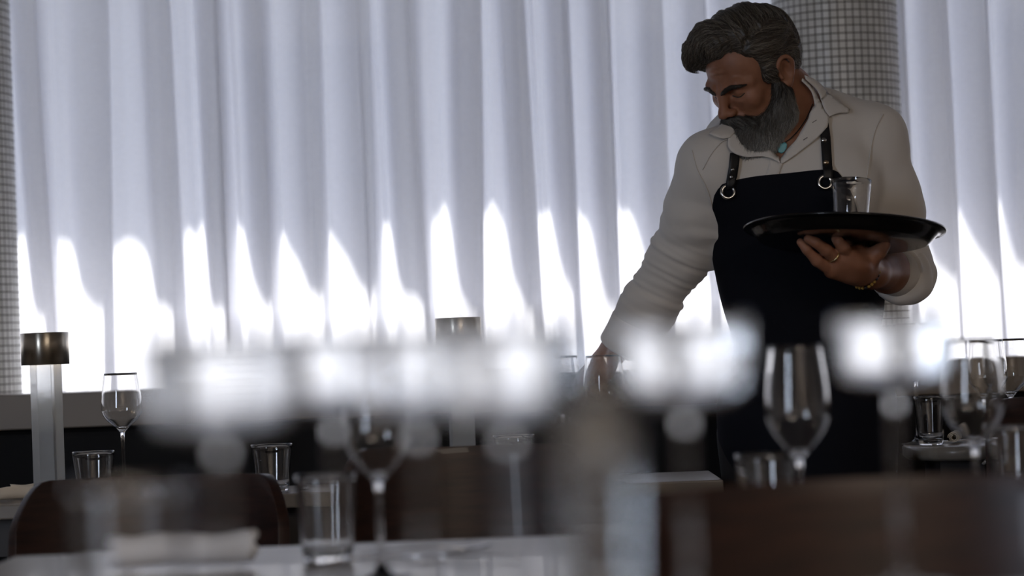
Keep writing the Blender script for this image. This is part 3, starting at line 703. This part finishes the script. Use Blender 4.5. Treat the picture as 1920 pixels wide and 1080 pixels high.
# the parting, a groove from the front left of the brow back over the crown
_f = lambda P: field(hl(hair_v), P)
_O = np.tile(np.array(CAM_M.translation), (5, 1)); _D = np.array([atn(x, y, 1.0) for x, y in ((1394, 92), (1399, 78), (1406, 66), (1414, 57), (1424, 50))])-_O; _D /= np.linalg.norm(_D, axis=1)[:, None]
_t, _h = march(_f, _O, _D, 4.3, 5.3); part_pts = ((_O+_D*_t[:, None])-HC)@HM
hair_v += chain(part_pts, [.0055, .0055, .005, .004, .002], op='s', k=.007)
def part_x_at(p): return np.interp(p[:, 1], part_pts[:, 1], part_pts[:, 0]) if part_pts[0, 1] < part_pts[-1, 1] else np.full(len(p), part_pts[:, 0].mean())
def flow(p):
    """combing direction in head coordinates"""
    x, y, z = p[:, 0], p[:, 1], p[:, 2]; right = x > part_x_at(p)
    v = np.zeros_like(p)
    v[right] = np.stack([.35+0*x, 1.0+0*x, -.35-1.2*np.clip(y-.03, 0, 1)*8], 1)[right]
    fr = np.clip((-.02-y)/.08, 0, 1)
    L_ = np.stack([-1.0+0*x, .55-1.5*fr, .25-.6*fr-2.0*np.clip(-x-.03, 0, .05)/.05*.6], 1); v[~right] = L_[~right]
    low = (z < .01); v[low] = np.stack([0*x, .75+0*x, -.8+0*x], 1)[low]
    return v/np.linalg.norm(v, axis=1)[:, None]
def hgroove(P, v):
    p = (P-HC)@HM; fl = flow(p); side = np.cross(fl, q_((0, 0, 1))); q = p@q_((.9, .2, .8))
    c = np.where(p[:, 0] > part_x_at(p), p[:, 2]*1.0+p[:, 0]*.4-p[:, 1]*.15, p[:, 1]*.9+p[:, 0]*.35)
    return v+.0009*np.sin(c*330+hash_noise(p, 40, 3)*2)+.0006*np.sin(c*800+hash_noise(p, 60, 4)*3)+.0016*np.sin(c*120+hash_noise(p, 30, 9)*2)
V, Q = sculpt(hl(hair_v), .0024, hgroove)
hair_o = child('hair', V, Q, M_hair)
def strands(name, prims, field_dir, n, seg, step, r, mats, accept, seed, lift=.0, jitter=.25, parent=None, post=None):
    rs = np.random.RandomState(seed); f = (lambda P: field(prims, P)) if post is None else (lambda P: post(P, field(prims, P)))
    us = [p for p in prims if p.op == 'u']
    lo = np.min([p.c-p.r for p in us], 0); hi = np.max([p.c+p.r for p in us], 0)
    S = []
    while sum(map(len, S)) < n:
        P = rs.uniform(lo, hi, (n*6, 3)); d = f(P); m = np.abs(d) < .012; P = P[m]
        for _ in range(4): P = P-normal_of(f, P)*f(P)[:, None]
        p = (P-HC)@HM; m = accept(p); S.append(P[m])
    P = np.concatenate(S)[:n]; p0 = (P-HC)@HM
    tr = [P]; jit = rs.normal(size=(n, 3))*jitter; amp = rs.uniform(.5, 1.2, n)
    ph = rs.uniform(0, 6, n)
    for k in range(seg):
        p = (P-HC)@HM; v = field_dir(p)+jit*.5*(1+.35*math.sin(k)); v = v@HM.T; N = normal_of(f, P); v = v-N*np.sum(v*N, 1)[:, None]; v /= np.linalg.norm(v, axis=1)[:, None]+1e-9
        P = P+v*step*amp[:, None]; d = f(P); tgt = .0004+lift*(k+1)/seg*(.3+rs.rand(1)); P = P-N*(d-tgt*amp)[:, None]*.8; tr.append(P)
    T = np.stack(tr, 1)                          # n, seg+1, 3
    D = np.gradient(T, axis=1); D /= np.linalg.norm(D, axis=2)[..., None]+1e-9
    rnd = rs.normal(size=(n, 1, 3)); A = np.cross(D, rnd); A /= np.linalg.norm(A, axis=2)[..., None]+1e-9; Bv = np.cross(D, A)
    rad = (r*np.linspace(1, .35, seg+1)[None, :]*rs.uniform(.6, 1.2, (n, 1)))[..., None]
    ring = [T+rad*(math.cos(a)*A+math.sin(a)*Bv) for a in (0, 2.094, 4.189)]
    V = np.stack(ring, 2).reshape(-1, 3); S1 = seg+1
    b = (np.arange(n)[:, None, None]*S1+np.arange(seg)[None, :, None])*3; k = np.arange(3)[None, None, :]
    Q = np.stack([b+k, b+(k+1) % 3, b+3+(k+1) % 3, b+3+k], -1).reshape(-1, 4)
    o = child(name, V, Q, mats[0], parent)
    for m in mats[1:]: o.data.materials.append(m)
    mi = rs.randint(0, len(mats), n) if accept.__name__ != 'acc_beard' else np.clip((beard_grey(p0)*len(mats)+rs.uniform(-.9, .9, n)).astype(int), 0, len(mats)-1)
    o.data.polygons.foreach_set('material_index', np.repeat(mi, seg*3).astype(np.int32)); o.data.update()
    return o
M_h1 = mat('dark_brown_strand', (.045, .036, .028), .38); M_h2 = mat('brown_strand', (.115, .092, .068), .4); M_h3 = mat('grey_strand', (.27, .24, .20), .45); M_h4 = mat('silver_strand', (.42, .41, .38), .5)
def acc_hair(p): return (p[:, 2] > -.06) & ~((np.abs(p[:, 0]) > .078) & (np.abs(p[:, 1]-.013) < .02) & (p[:, 2] < .01))
ho = strands('hair_strands', hl(hair_v), flow, 9000, 10, .0062, .00040, [M_h1, M_h2, M_h2, M_h3, M_h3], acc_hair, 2, lift=.003, jitter=.14, post=hgroove)
# a few loose locks at the front
def acc_front(p): return (p[:, 1] < -.085) & (p[:, 2] > .06)
strands('hair_strands', hl(hair_v), lambda p: np.tile(q_((-.35, -.55, -.9)), (len(p), 1)), 500, 9, .0045, .00042, [M_h1, M_h3, M_h2], acc_front, 5, lift=.006, jitter=.30)
# beard
beard_v = [ellipsoid((0, -.066, -.100), (.050, .046, .044), k=.02), ellipsoid((0, -.100, -.114), (.046, .040, .034), k=.03), ellipsoid((0, -.120, -.124), (.042, .036, .028), k=.02)]
for s in (-1, 1):
    beard_v += chain([(s*.0700, -.012, -.028), (s*.068, -.010, -.055), (s*.060, -.026, -.090), (s*.036, -.078, -.118)], [.0080, .0185, .030, .040], k=.02)
    beard_v += chain([(s*.003, -.1035, -.060), (s*.018, -.099, -.064), (s*.036, -.082, -.080)], [.0075, .0085, .013], k=.008)
beard_v += [capsule((-.016, -.108, -.0785), (.016, -.108, -.0785), .0024, op='s', k=.004), ellipsoid((0, -.115, -.045), (.020, .016, .0105), op='s', k=.003)]
def beard_grey(p): return np.clip(.38+(-.075-p[:, 2])/.055*.55+np.clip(p[:, 1]+.05, 0, .1)*6*(p[:, 2] < -.05), .0, .95)
def bflow(p):
    x, y, z = p[:, 0], p[:, 1], p[:, 2]; v = np.stack([-x*2.0, -.55+0*x, -1+0*x], 1)
    mo = (z > -.078) & (y < -.085); v[mo] = np.stack([np.sign(x)*1.0, 0*x+.2, -.75+0*x], 1)[mo]
    return v/np.linalg.norm(v, axis=1)[:, None]
def bnoise(P, v):
    p = (P-HC)@HM; return v+.0016*hash_noise(p*q_((1, 1, .3)), 240, 12)+.0012*hash_noise(p, 130, 13)
V, Q = sculpt(hl(beard_v), .0026, bnoise)
M_bd = mat('beard_base', (.13, .125, .115), .8)
bo = child('beard', V, Q, M_bd)
M_b = [mat('dark_beard_strand', (.035, .028, .022), .5), mat('mid_beard_strand', (.10, .09, .078), .5), mat('grey_beard_strand', (.27, .26, .24), .5), mat('white_beard_strand', (.55, .54, .51), .5)]
def acc_beard(p): return (p[:, 2] < -.02) & ((p[:, 1] < .02))
strands('beard_strands', hl(beard_v), bflow, 12000, 5, .0042, .00034, M_b, acc_beard, 3, lift=.0055, jitter=.38)
# eyebrows
head_f = lambda P: field(head_w, P)
def face_pt(x, z, out=.001):
    O = H(x, -.2, z)[None]; D = (HM@q_((0, 1, 0)))[None]; t, _ = march(head_f, O, D, .0, .3); return ((O+D*(t[:, None]-out))[0]-HC)@HM
for s in (-1, 1):
    bp = chain([face_pt(s*x, z) for x, z in smooth_path([(.009, .001), (.020, .0065), (.034, .0105), (.046, .010), (.056, .005)], 8)], [.0022, .0030, .0034, .0034, .0032, .0028, .0022, .0014], k=.004)
    V, Q = sculpt(hl(bp), .0014, lambda P, v: v+.0006*hash_noise(P, 500, 8)); eb = child('eyebrow', V, Q, M_hair)
    strands('eyebrow_strands', hl(bp), lambda p, s=s: np.tile(q_((s*1., .5, .12)), (len(p), 1)), 320, 4, .0025, .0003, [M_h1], lambda p: p[:, 2] > -1, 6+s, lift=.0008, jitter=.35)
    lp = [HC+HM@face_pt(s*x, z, -.0003) for x, z in smooth_path([(.017, -.0125), (.025, -.0165), (.036, -.0168), (.047, -.0115)], 14)]
    V, Q = tube(lp, .0013, 6); child('eyelash', V, Q, M_hair)
# ================================================================== tray and the glass on it
def ptcopy(o, parent=None):
    c = o.copy(); COL.objects.link(c); c.parent = parent
    for ch in list(o.children): ptcopy(ch, c)
    return c
TC = at(1583, 455, 4.72)
tray = lathe_obj('serving_tray', [(.0001, 0), (.160, 0), (.164, .001), (.174, .010), (.181, .019), (.190, .0235), (.1955, .0225), (.1975, .0250), (.1955, .0275), (.189, .0268), (.1785, .0215), (.170, .0115), (.162, .0045), (.0001, .004)], M_tray, n=128)
tray.location = TC; tray.rotation_euler = Euler((R(-6.6), R(4.1), 0)); TR = tray.rotation_euler.to_matrix()
tag(tray, 'round black plastic serving tray balanced on the waiter\'s raised hand', 'tray')
def tumbler_prof(h, rt, rb, base=.010, t=.0013):
    out = [(.0001, 0), (rb*.80, 0), (rb*.96, .0015), (rb, .005)]; n = 10
    out += [(rb+(rt-rb)*i/n, .005+(h-.005)*i/n) for i in range(1, n+1)]
    out[-1] = (rt, h-.0006); out += [(rt-t*.5, h), (rt-t, h-.0006)]
    out += [(rt-t+(rb-rt)*i/n*.96, h-(h-base)*i/n) for i in range(1, n)]+[(rb-t-.002, base+.002), (rb*.7, base), (.0001, base-.001)]
    return out
g = lathe_obj('tumbler', tumbler_prof(.122, .0395, .031), M_glass); g.location = Vector(TC)+TR@Vector((.014, .012, .0046)); g.rotation_euler = tray.rotation_euler
tag(g, 'empty clear tumbler standing on the black tray', 'glass')
# ================================================================== tables
TZ = .76; NZ = .86
def table(x0, x1, y0, y1, label, z=TZ, m=None, round_=False):
    t = empty('dining_table', ((x0+x1)/2, (y0+y1)/2, 0)); tag(t, label, 'table')
    w, d = (x1-x0)/2, (y1-y0)/2
    if round_:
        V, Q = lathe([(.0001, z-.03), (w-.01, z-.03), (w, z-.022), (w, z-.004), (w-.004, z), (.0001, z)], 96); V = [(a, b*d/w, c) for a, b, c in V]
        from_np('tabletop', V, Q, m or M_table, t)
    else: box('tabletop', (-w, -d, z-.03), (w, d, z), m or M_table, t, .004)
    box('apron_frame', (-w+.06, -d+.06, z-.11), (w-.06, d-.06, z-.031), M_tableedge, t)
    V, Q = lathe([(.0001, .03), (.035, .03), (.035, z-.111), (.0001, z-.111)], 24); from_np('pedestal', V, Q, M_tableedge, t)
    V, Q = lathe([(.0001, 0), (.13, 0), (.13, .012), (.05, .03), (.0001, .03)], 40); from_np('foot', V, Q, M_tableedge, t)
    return t
def X(px, d): return at(px, 700, d).x
table(X(-330, 5.1), X(405, 5.1), 4.93, 5.24, 'table by the left column, with lamp, tumbler and wine glass')
table(X(455, 5.2), X(985, 5.2), 4.95, 5.24, 'table with the lamp standing before the middle of the curtain')
table(X(1000, 5.1), X(1330, 5.1), 4.86, 5.20, 'table the waiter reaches down to')
T4 = table(X(1668, 5.3), X(1850, 5.3), 5.0, 5.31, 'small table behind the waiter, holding a tumbler and folded napkin', z=.80, round_=True)
table(X(1690, 3.7), X(2420, 3.7), 3.15, 4.05, 'table at the right edge, holding the large wine glass and tall tumbler')
table(-.76, .42, 2.72, 3.62, 'foreground table crossing the bottom of the picture, blurred')
table(-1.0, .75, .62, 1.75, 'nearest table, below the lens, carrying the most blurred glasses', NZ)
# ================================================================== glassware
def wine_prof(h, rr, rm, zm, zb, t=.0008, foot=.037):
    bowl_o = [(.0045, zb-.012), (.007, zb-.004), (.017, zb+.006), (rm*.78, zb+(zm-zb)*.52), (rm*.965, zb+(zm-zb)*.85), (rm, zm+.002), (rm*.985, zm+(h-zm)*.25), ((rm*.55+rr*.45), zm+(h-zm)*.6), (rr, h)]
    o = smooth_path([(a, b, 0) for a, b in bowl_o], 40)[:, :2]
    out = [(.0001, 0), (foot*.9, 0), (foot, .0012), (foot*.95, .0022), (foot*.45, .005), (.009, .010), (.0045, .022), (.0036, .05), (.0036, zb-.030), (.0040, zb-.018)]
    out += [tuple(p) for p in o]
    T = np.gradient(o, axis=0); T /= np.linalg.norm(T, axis=1)[:, None]; N = np.stack([-T[:, 1], T[:, 0]], 1)
    i_ = (o+N*t)[::-1]; i_ = [(max(a, .0001), b) for a, b in i_ if b > zb+.003 and a > .004]
    out += [(rr-t*.5, h+.0005)]+i_+[(.0001, zb+.0025)]
    return out
def wine(name_z, px, d, label, kind='large', z=TZ, tilt=0, water=None, group=None):
    if kind == 'large': P = (.272, .0335, .0425, .178, .128)
    elif kind == 'goblet': P = (.200, .0455, .0450, .182, .112)
    else: P = (.258, .0345, .0425, .181, .141)
    if kind in PROTO: o = PROTO[kind].copy(); COL.objects.link(o)
    else: o = lathe_obj('wine_glass', wine_prof(*P), M_glass, n=72); PROTO[kind] = o
    p = at_zc(px, d, z); o.location = p; tag(o, label, 'wine glass', group)
    if water:
        h, rr, rm, zm, zb = P; prof = wine_prof(*P); hw = water
        ins = [(a-.0003, b) for a, b in prof if b <= hw and b > zb+.0024][-60:]
        k = [i for i, (a, b) in enumerate(prof) if b >= h][-1]; ins = [(max(a-.0002, .0001), b+.0002) for a, b in prof[k+1:] if b < hw]
        ins = [(.0001, hw), (ins[0][0], hw)]+ins
        ww = lathe_obj('water', ins, M_water, n=64); ww.parent = o
    return o
def at_zc(px, d, z):
    lo, hi = -3000, 6000
    for _ in range(50):
        m = (lo+hi)/2
        if at(px, m, d).z > z: lo = m
        else: hi = m
    return at(px, (lo+hi)/2, d)
PROTO = {}
def tumbler(px, d, label, h=.100, rt=.0435, rb=.033, z=TZ, group=None, base=.010):
    o = lathe_obj('tumbler', tumbler_prof(h, rt, rb, base), M_glass, n=72); o.location = at_zc(px, d, z); return tag(o, label, 'glass', group)
# by the left column (pixel columns are those of the glass foot)
wine('', 234, 5.05, 'slim wine glass right of the left table lamp', 'small')
tumbler(178, 4.98, 'tumbler beside the left table lamp')
# lamps
def lamp(px, d, label):
    r = empty('table_lamp', at_zc(px, d, TZ)); tag(r, label, 'lamp')
    V, Q = lathe([(.0001, 0), (.042, 0), (.043, .003), (.042, .007), (.0001, .007)], 48)
    box('stem', (-.0245, -.0245, .0001), (.0245, .0245, .285), M_acr, r, .0012)
    so = lathe_obj('lamp_shade', [(.0001, .3485), (.048, .3485), (.0495, .347), (.0495, .282), (.0480, .282), (.0480, .3445), (.0001, .3445)], M_brushed, r, 64)
    lo = lathe_obj('light_ring', [(.036, .2945), (.045, .2945), (.045, .2975), (.036, .2975), (.036, .2945)], M_led, r, 40)
    box('light_mount', (-.0235, -.0235, .2855), (.0235, .0235, .344), M_brushed, r)
    return r
M_led = mat('warm_led', (1, 1, 1)); bs = M_led.node_tree.nodes['Principled BSDF']; bs.inputs['Emission Color'].default_value = (1, .82, .6, 1); bs.inputs['Emission Strength'].default_value = 9
l1 = lamp(94, 5.02, 'cordless lamp with brass drum shade and clear square stem, beside the left column'); l1.rotation_euler.z = R(-16)
l2 = lamp(870, 5.18, 'cordless lamp with drum shade before the middle of the curtain'); l2.rotation_euler.z = R(10)
# napkins and cutlery
def napkin(px, d, rz, label, m, L=.16, z=TZ, r=.016, group=None):
    pts = []
    for i in range(46):
        a = i/45*4.4*math.pi; rr = r*(1-.55*i/45); pts.append((rr*math.cos(a), r+rr*.9*math.sin(a)))
    V, Q = [], []; n = len(pts); nx = 14
    for k in range(nx+1):
        x = -L/2+L*k/nx
        for (y_, z_) in pts: V.append((x+.004*math.sin(z_*300+k*.1)*(1 if k in (0, nx) else 0), y_*(1+.06*math.sin(k*1.3)), z_*(1+.05*math.cos(k*.9))))
    for k in range(nx):
        for j in range(n-1): Q.append((k*n+j, k*n+j+1, (k+1)*n+j+1, (k+1)*n+j))
    o = from_np('napkin', V, Q, m); md = o.modifiers.new('s', 'SOLIDIFY'); md.thickness = .0016; o.location = at_zc(px, d, z+.001); o.rotation_euler.z = R(rz); return tag(o, label, 'napkin', group)
napkin(22, 5.03, 32, 'rolled cream napkin at the left edge beside the lamp', M_nap, .15)
napkin(72, 5.13, 12, 'rolled cream napkin tucked behind the left table lamp', M_nap, .12)
napkin(1792, 5.16, 75, 'folded beige napkin on the small table behind the waiter', M_nap, .10, .80, .013)
napkin(335, 3.27, 8, 'rolled white napkin on the foreground table, left of the tumbler', M_napw, .21, TZ, .026)
napkin(1262, 3.48, -14, 'rolled white napkin on the foreground table, right of the cutlery', M_napw, .16, TZ, .02)
def cutlery(kind, px, d, rz, label, z=TZ, L=.20, group=None):
    bm = bmesh.new(); n = 26; prof = []
    for i in range(n+1):
        t = i/n; x = -L/2+L*t
        if kind == 'knife': w_ = .0045+.0035*max(0, t-.45)/.55 if t < .93 else .008*(1-t)/.07*.9+.0006; w_ = w_ if t > .01 else .003
        else: w_ = .0055-.0028*min(1, t/.6) if t < .6 else .0027+.0175*math.sin(min(1, (t-.6)/.4)*math.pi)**.8*(1.0 if kind == 'spoon' else .65)
        zc = .0035+.006*math.sin(t*math.pi*1.0)*(.4) - (.004*math.sin(max(0, t-.6)/.4*math.pi) if kind == 'spoon' else 0)
        prof.append((x, w_, zc))
    rows = []
    for x, w_, zc in prof:
        rows.append([bm.verts.new((x, s*w_, zc+.0012*(1-abs(s))+tz)) for s, tz in ((-1, 0), (-.5, .001), (0, .0012), (.5, .001), (1, 0), (.5, -.001), (0, -.0012), (-.5, -.001))])
    for i in range(n):
        for k in range(8): bm.faces.new((rows[i][k], rows[i][(k+1) % 8], rows[i+1][(k+1) % 8], rows[i+1][k]))
    bm.faces.new(rows[0][::-1]); bm.faces.new(rows[-1])
    if kind == 'fork':
        pass
    o = from_bm(kind, bm, M_steel, None, True); o.location = at_zc(px, d, z+.001); o.rotation_euler.z = R(rz); return tag(o, label, kind, group)
cutlery('spoon', 800, 3.40, 24, 'steel spoon on the foreground table, nearest the tumbler foot')
cutlery('knife', 740, 3.28, 20, 'steel knife on the foreground table beside the spoon')
cutlery('fork', 850, 3.25, 158, 'steel fork on the foreground table, right of the knife')
cutlery('knife', 1820, 5.12, 4, 'steel knife on the small table behind the waiter', .80, .19)
# middle of the room
tumbler(512, 5.0, 'tumbler on the table of the middle lamp, left end')
tumbler(966, 4.99, 'short tumbler right of the middle lamp')
wine('', 1060, 5.14, 'wine glass left of the glass the waiter picks up', 'small')
wine('', 1140, 4.85, 'wine glass in front of the waiter\'s lowered hand', 'small')
# right
tumbler(1746, 5.10, 'short tumbler on the small table behind the waiter', .104, .033, .026, .80, base=.012)
wine('', 1722, 5.185, 'wine glass half hidden beside the column on the small table', 'small', .80)
table(X(1862, 5.3), X(2300, 5.3), 4.98, 5.22, 'table in the far right corner, holding two wine glasses')
wine('', 1900, 5.12, 'wine glass at the far right edge, before the curtain', 'small', TZ)
wine('', 1858, 5.05, 'wine glass seen through the large wine glass on the right', 'small', TZ)
wine('', 1835, 3.33, 'large sharp wine glass on the right table, before the curtain')
tumbler(1902, 3.75, 'tall tumbler at the right edge, behind the big wine glass', .132, .0385, .032)
# foreground table
wine('', 1506, 3.22, 'large wine glass standing before the waiter\'s apron')
wine('', 716, 3.05, 'large wine glass left of the middle lamp, on the foreground table')
tumbler(616, 3.3, 'tumbler left of the large wine glass on the foreground table', .120, .042, .034)
tumbler(1440, 3.42, 'tumbler left of the glass before the apron', .120, .042, .034)
# ================================================================== chairs
def chair(x, y, rz, label, zt=.86, w=.25):
    c = empty('dining_chair', (x, y, 0), R(rz)); tag(c, label, 'chair')
    # local: the sitter looks to +y, the back stands at -y
    n, m_ = 40, 14; V, Q = [], []
    for j in range(m_+1):
        v = j/m_; z = .50+(zt-.50)*v
        for i in range(n+1):
            u = -1+2*i/n; a = u*1.25; cx = w*math.sin(a)/math.sin(1.25); cy = -.20-.04*v+.20*(1-math.cos(a))*1.0
            zz = z-(.055*max(0, abs(u)-.72)**1.6*12*v if v > .5 else 0)
            V.append((cx, cy, zz))
    for j in range(m_):
        for i in range(n): k = j*(n+1)+i; Q.append((k, k+1, k+n+2, k+n+1))
    o = from_np('backrest', V, Q, M_wood, c); md = o.modifiers.new('s', 'SOLIDIFY'); md.thickness = .022; md.offset = 0; bv = o.modifiers.new('b', 'BEVEL'); bv.width = .006; bv.segments = 3
    box('seat', (-.215, -.20, .44), (.215, .22, .495), M_seat, c, .02)
    for sx in (-1, 1):
        for sy in (-1, 1):
            V, Q = tube([(sx*.19, sy*.18, .439), (sx*.205, sy*.20, .0)], [.018, .013], 12); from_np('leg', V, Q, M_wood, c)
        V, Q = tube([(sx*.20, -.16, .45), (sx*.205, -.175, .60)], [.014, .012], 12); from_np('back_post', V, Q, M_wood, c)
    return c
chair(X(1640, 2.55), 2.45, 196, 'dark wooden chair with its broad back at the lower right, blurred', .885, .27)
chair(X(238, 4.25), 4.25, 174, 'dark red-brown wooden chair in front of the left lamp table', .83, .25)
chair(X(880, 4.35), 4.25, 186, 'dark wooden chair in front of the middle lamp table', .862, .23)
chair(X(2110, 4.55), 4.55, 180, 'dark red wooden chair at the right edge, behind the tall tumbler', .905, .24)
# ================================================================== the nearest table, far out of focus
def water_tumbler(px, d, label, h=.130, rt=.042, rb=.036, fill=.118, z=NZ, name='water_tumbler', base=.012):
    o = lathe_obj(name, tumbler_prof(h, rt, rb, base), M_glass, n=72); o.location = at_zc(px, d, z); tag(o, label, 'glass')
    t = .0013; f = lambda zz: rb+(rt-rb)*(zz-.005)/(h-.005)-t-.0002
    prof = [(.0001, base+.0008), (f(.02)-.006, base+.0025), (f(.02)-.001, base+.006)]+[(f(z_), z_) for z_ in (.03, .06, .09, .12) if z_ < fill]+[(f(fill), fill), (.0001, fill)]
    lathe_obj('water', prof, M_water, o, 64); return o
def goblet(px, d, label, h=.204, z=NZ, bh=.056):
    zb = h-bh; t = .0012
    o_ = np.array([(.0028, zb-.005), (.0032, zb-.002), (.0045, zb-.0003), (.014, zb+.002), (.028, zb+.006), (.034, zb+.0085), (.0375, zb+.012), (.0393, zb+.017)]+[(.0395+(bh-.019)*.044*k/8, zb+.019+(bh-.019)*k/8) for k in range(9)]); T = np.gradient(o_, axis=0); T /= np.linalg.norm(T, axis=1)[:, None]; N = np.stack([-T[:, 1], T[:, 0]], 1)
    inn = [(a, b) for a, b in (o_+N*t)[::-1] if a > .004 and b > zb+.001]
    out = [(.0001, 0), (.033, 0), (.036, .0012), (.034, .0024), (.012, .004), (.006, .008), (.0035, .016), (.003, .05), (.003, zb-.02)]+[tuple(p) for p in o_]+[(.0395+(bh-.019)*.044-.0006, h+.0004)]+inn+[(.0001, zb+.0022)]
    g = lathe_obj('water_goblet', out, M_glass, n=72); g.location = at_zc(px, d, z); tag(g, label, 'glass')
    hw = h-.004; ins = [(a-.0002, b+.0002) for a, b in inn if b < hw]; lathe_obj('water', [(.0001, hw), (ins[0][0], hw)]+ins+[(.0001, zb+.0026)], M_water, g, 64)
    return g
lt_ = lathe_obj('tumbler', tumbler_prof(.108, .0385, .036, .012), M_glass, n=64); lt_.location = at_zc(250, 1.6, NZ); tag(lt_, 'blurred empty tumbler nearest the left edge, on the nearest table', 'glass')
for px, d, lab in ((432, 1.3, 'blurred water goblet on the nearest table, leftmost of its goblets'), (640, 1.62, 'blurred water goblet on the nearest table, second goblet from the left'), (800, 1.42, 'blurred water goblet on the nearest table, below the middle lamp'), (970, 1.3, 'blurred water goblet on the nearest table, right of the middle lamp'),
                   (1300, 1.5, 'blurred water goblet on the nearest table, left of the apron'), (1692, 1.74, 'blurred water goblet on the nearest table, right of the apron')):
    goblet(px, d, lab, .200)
water_tumbler(1138, 1.16, 'blurred narrow water glass below the waiter\'s lowered hand', .172, .0215, .0150, .160, NZ, 'highball_glass')
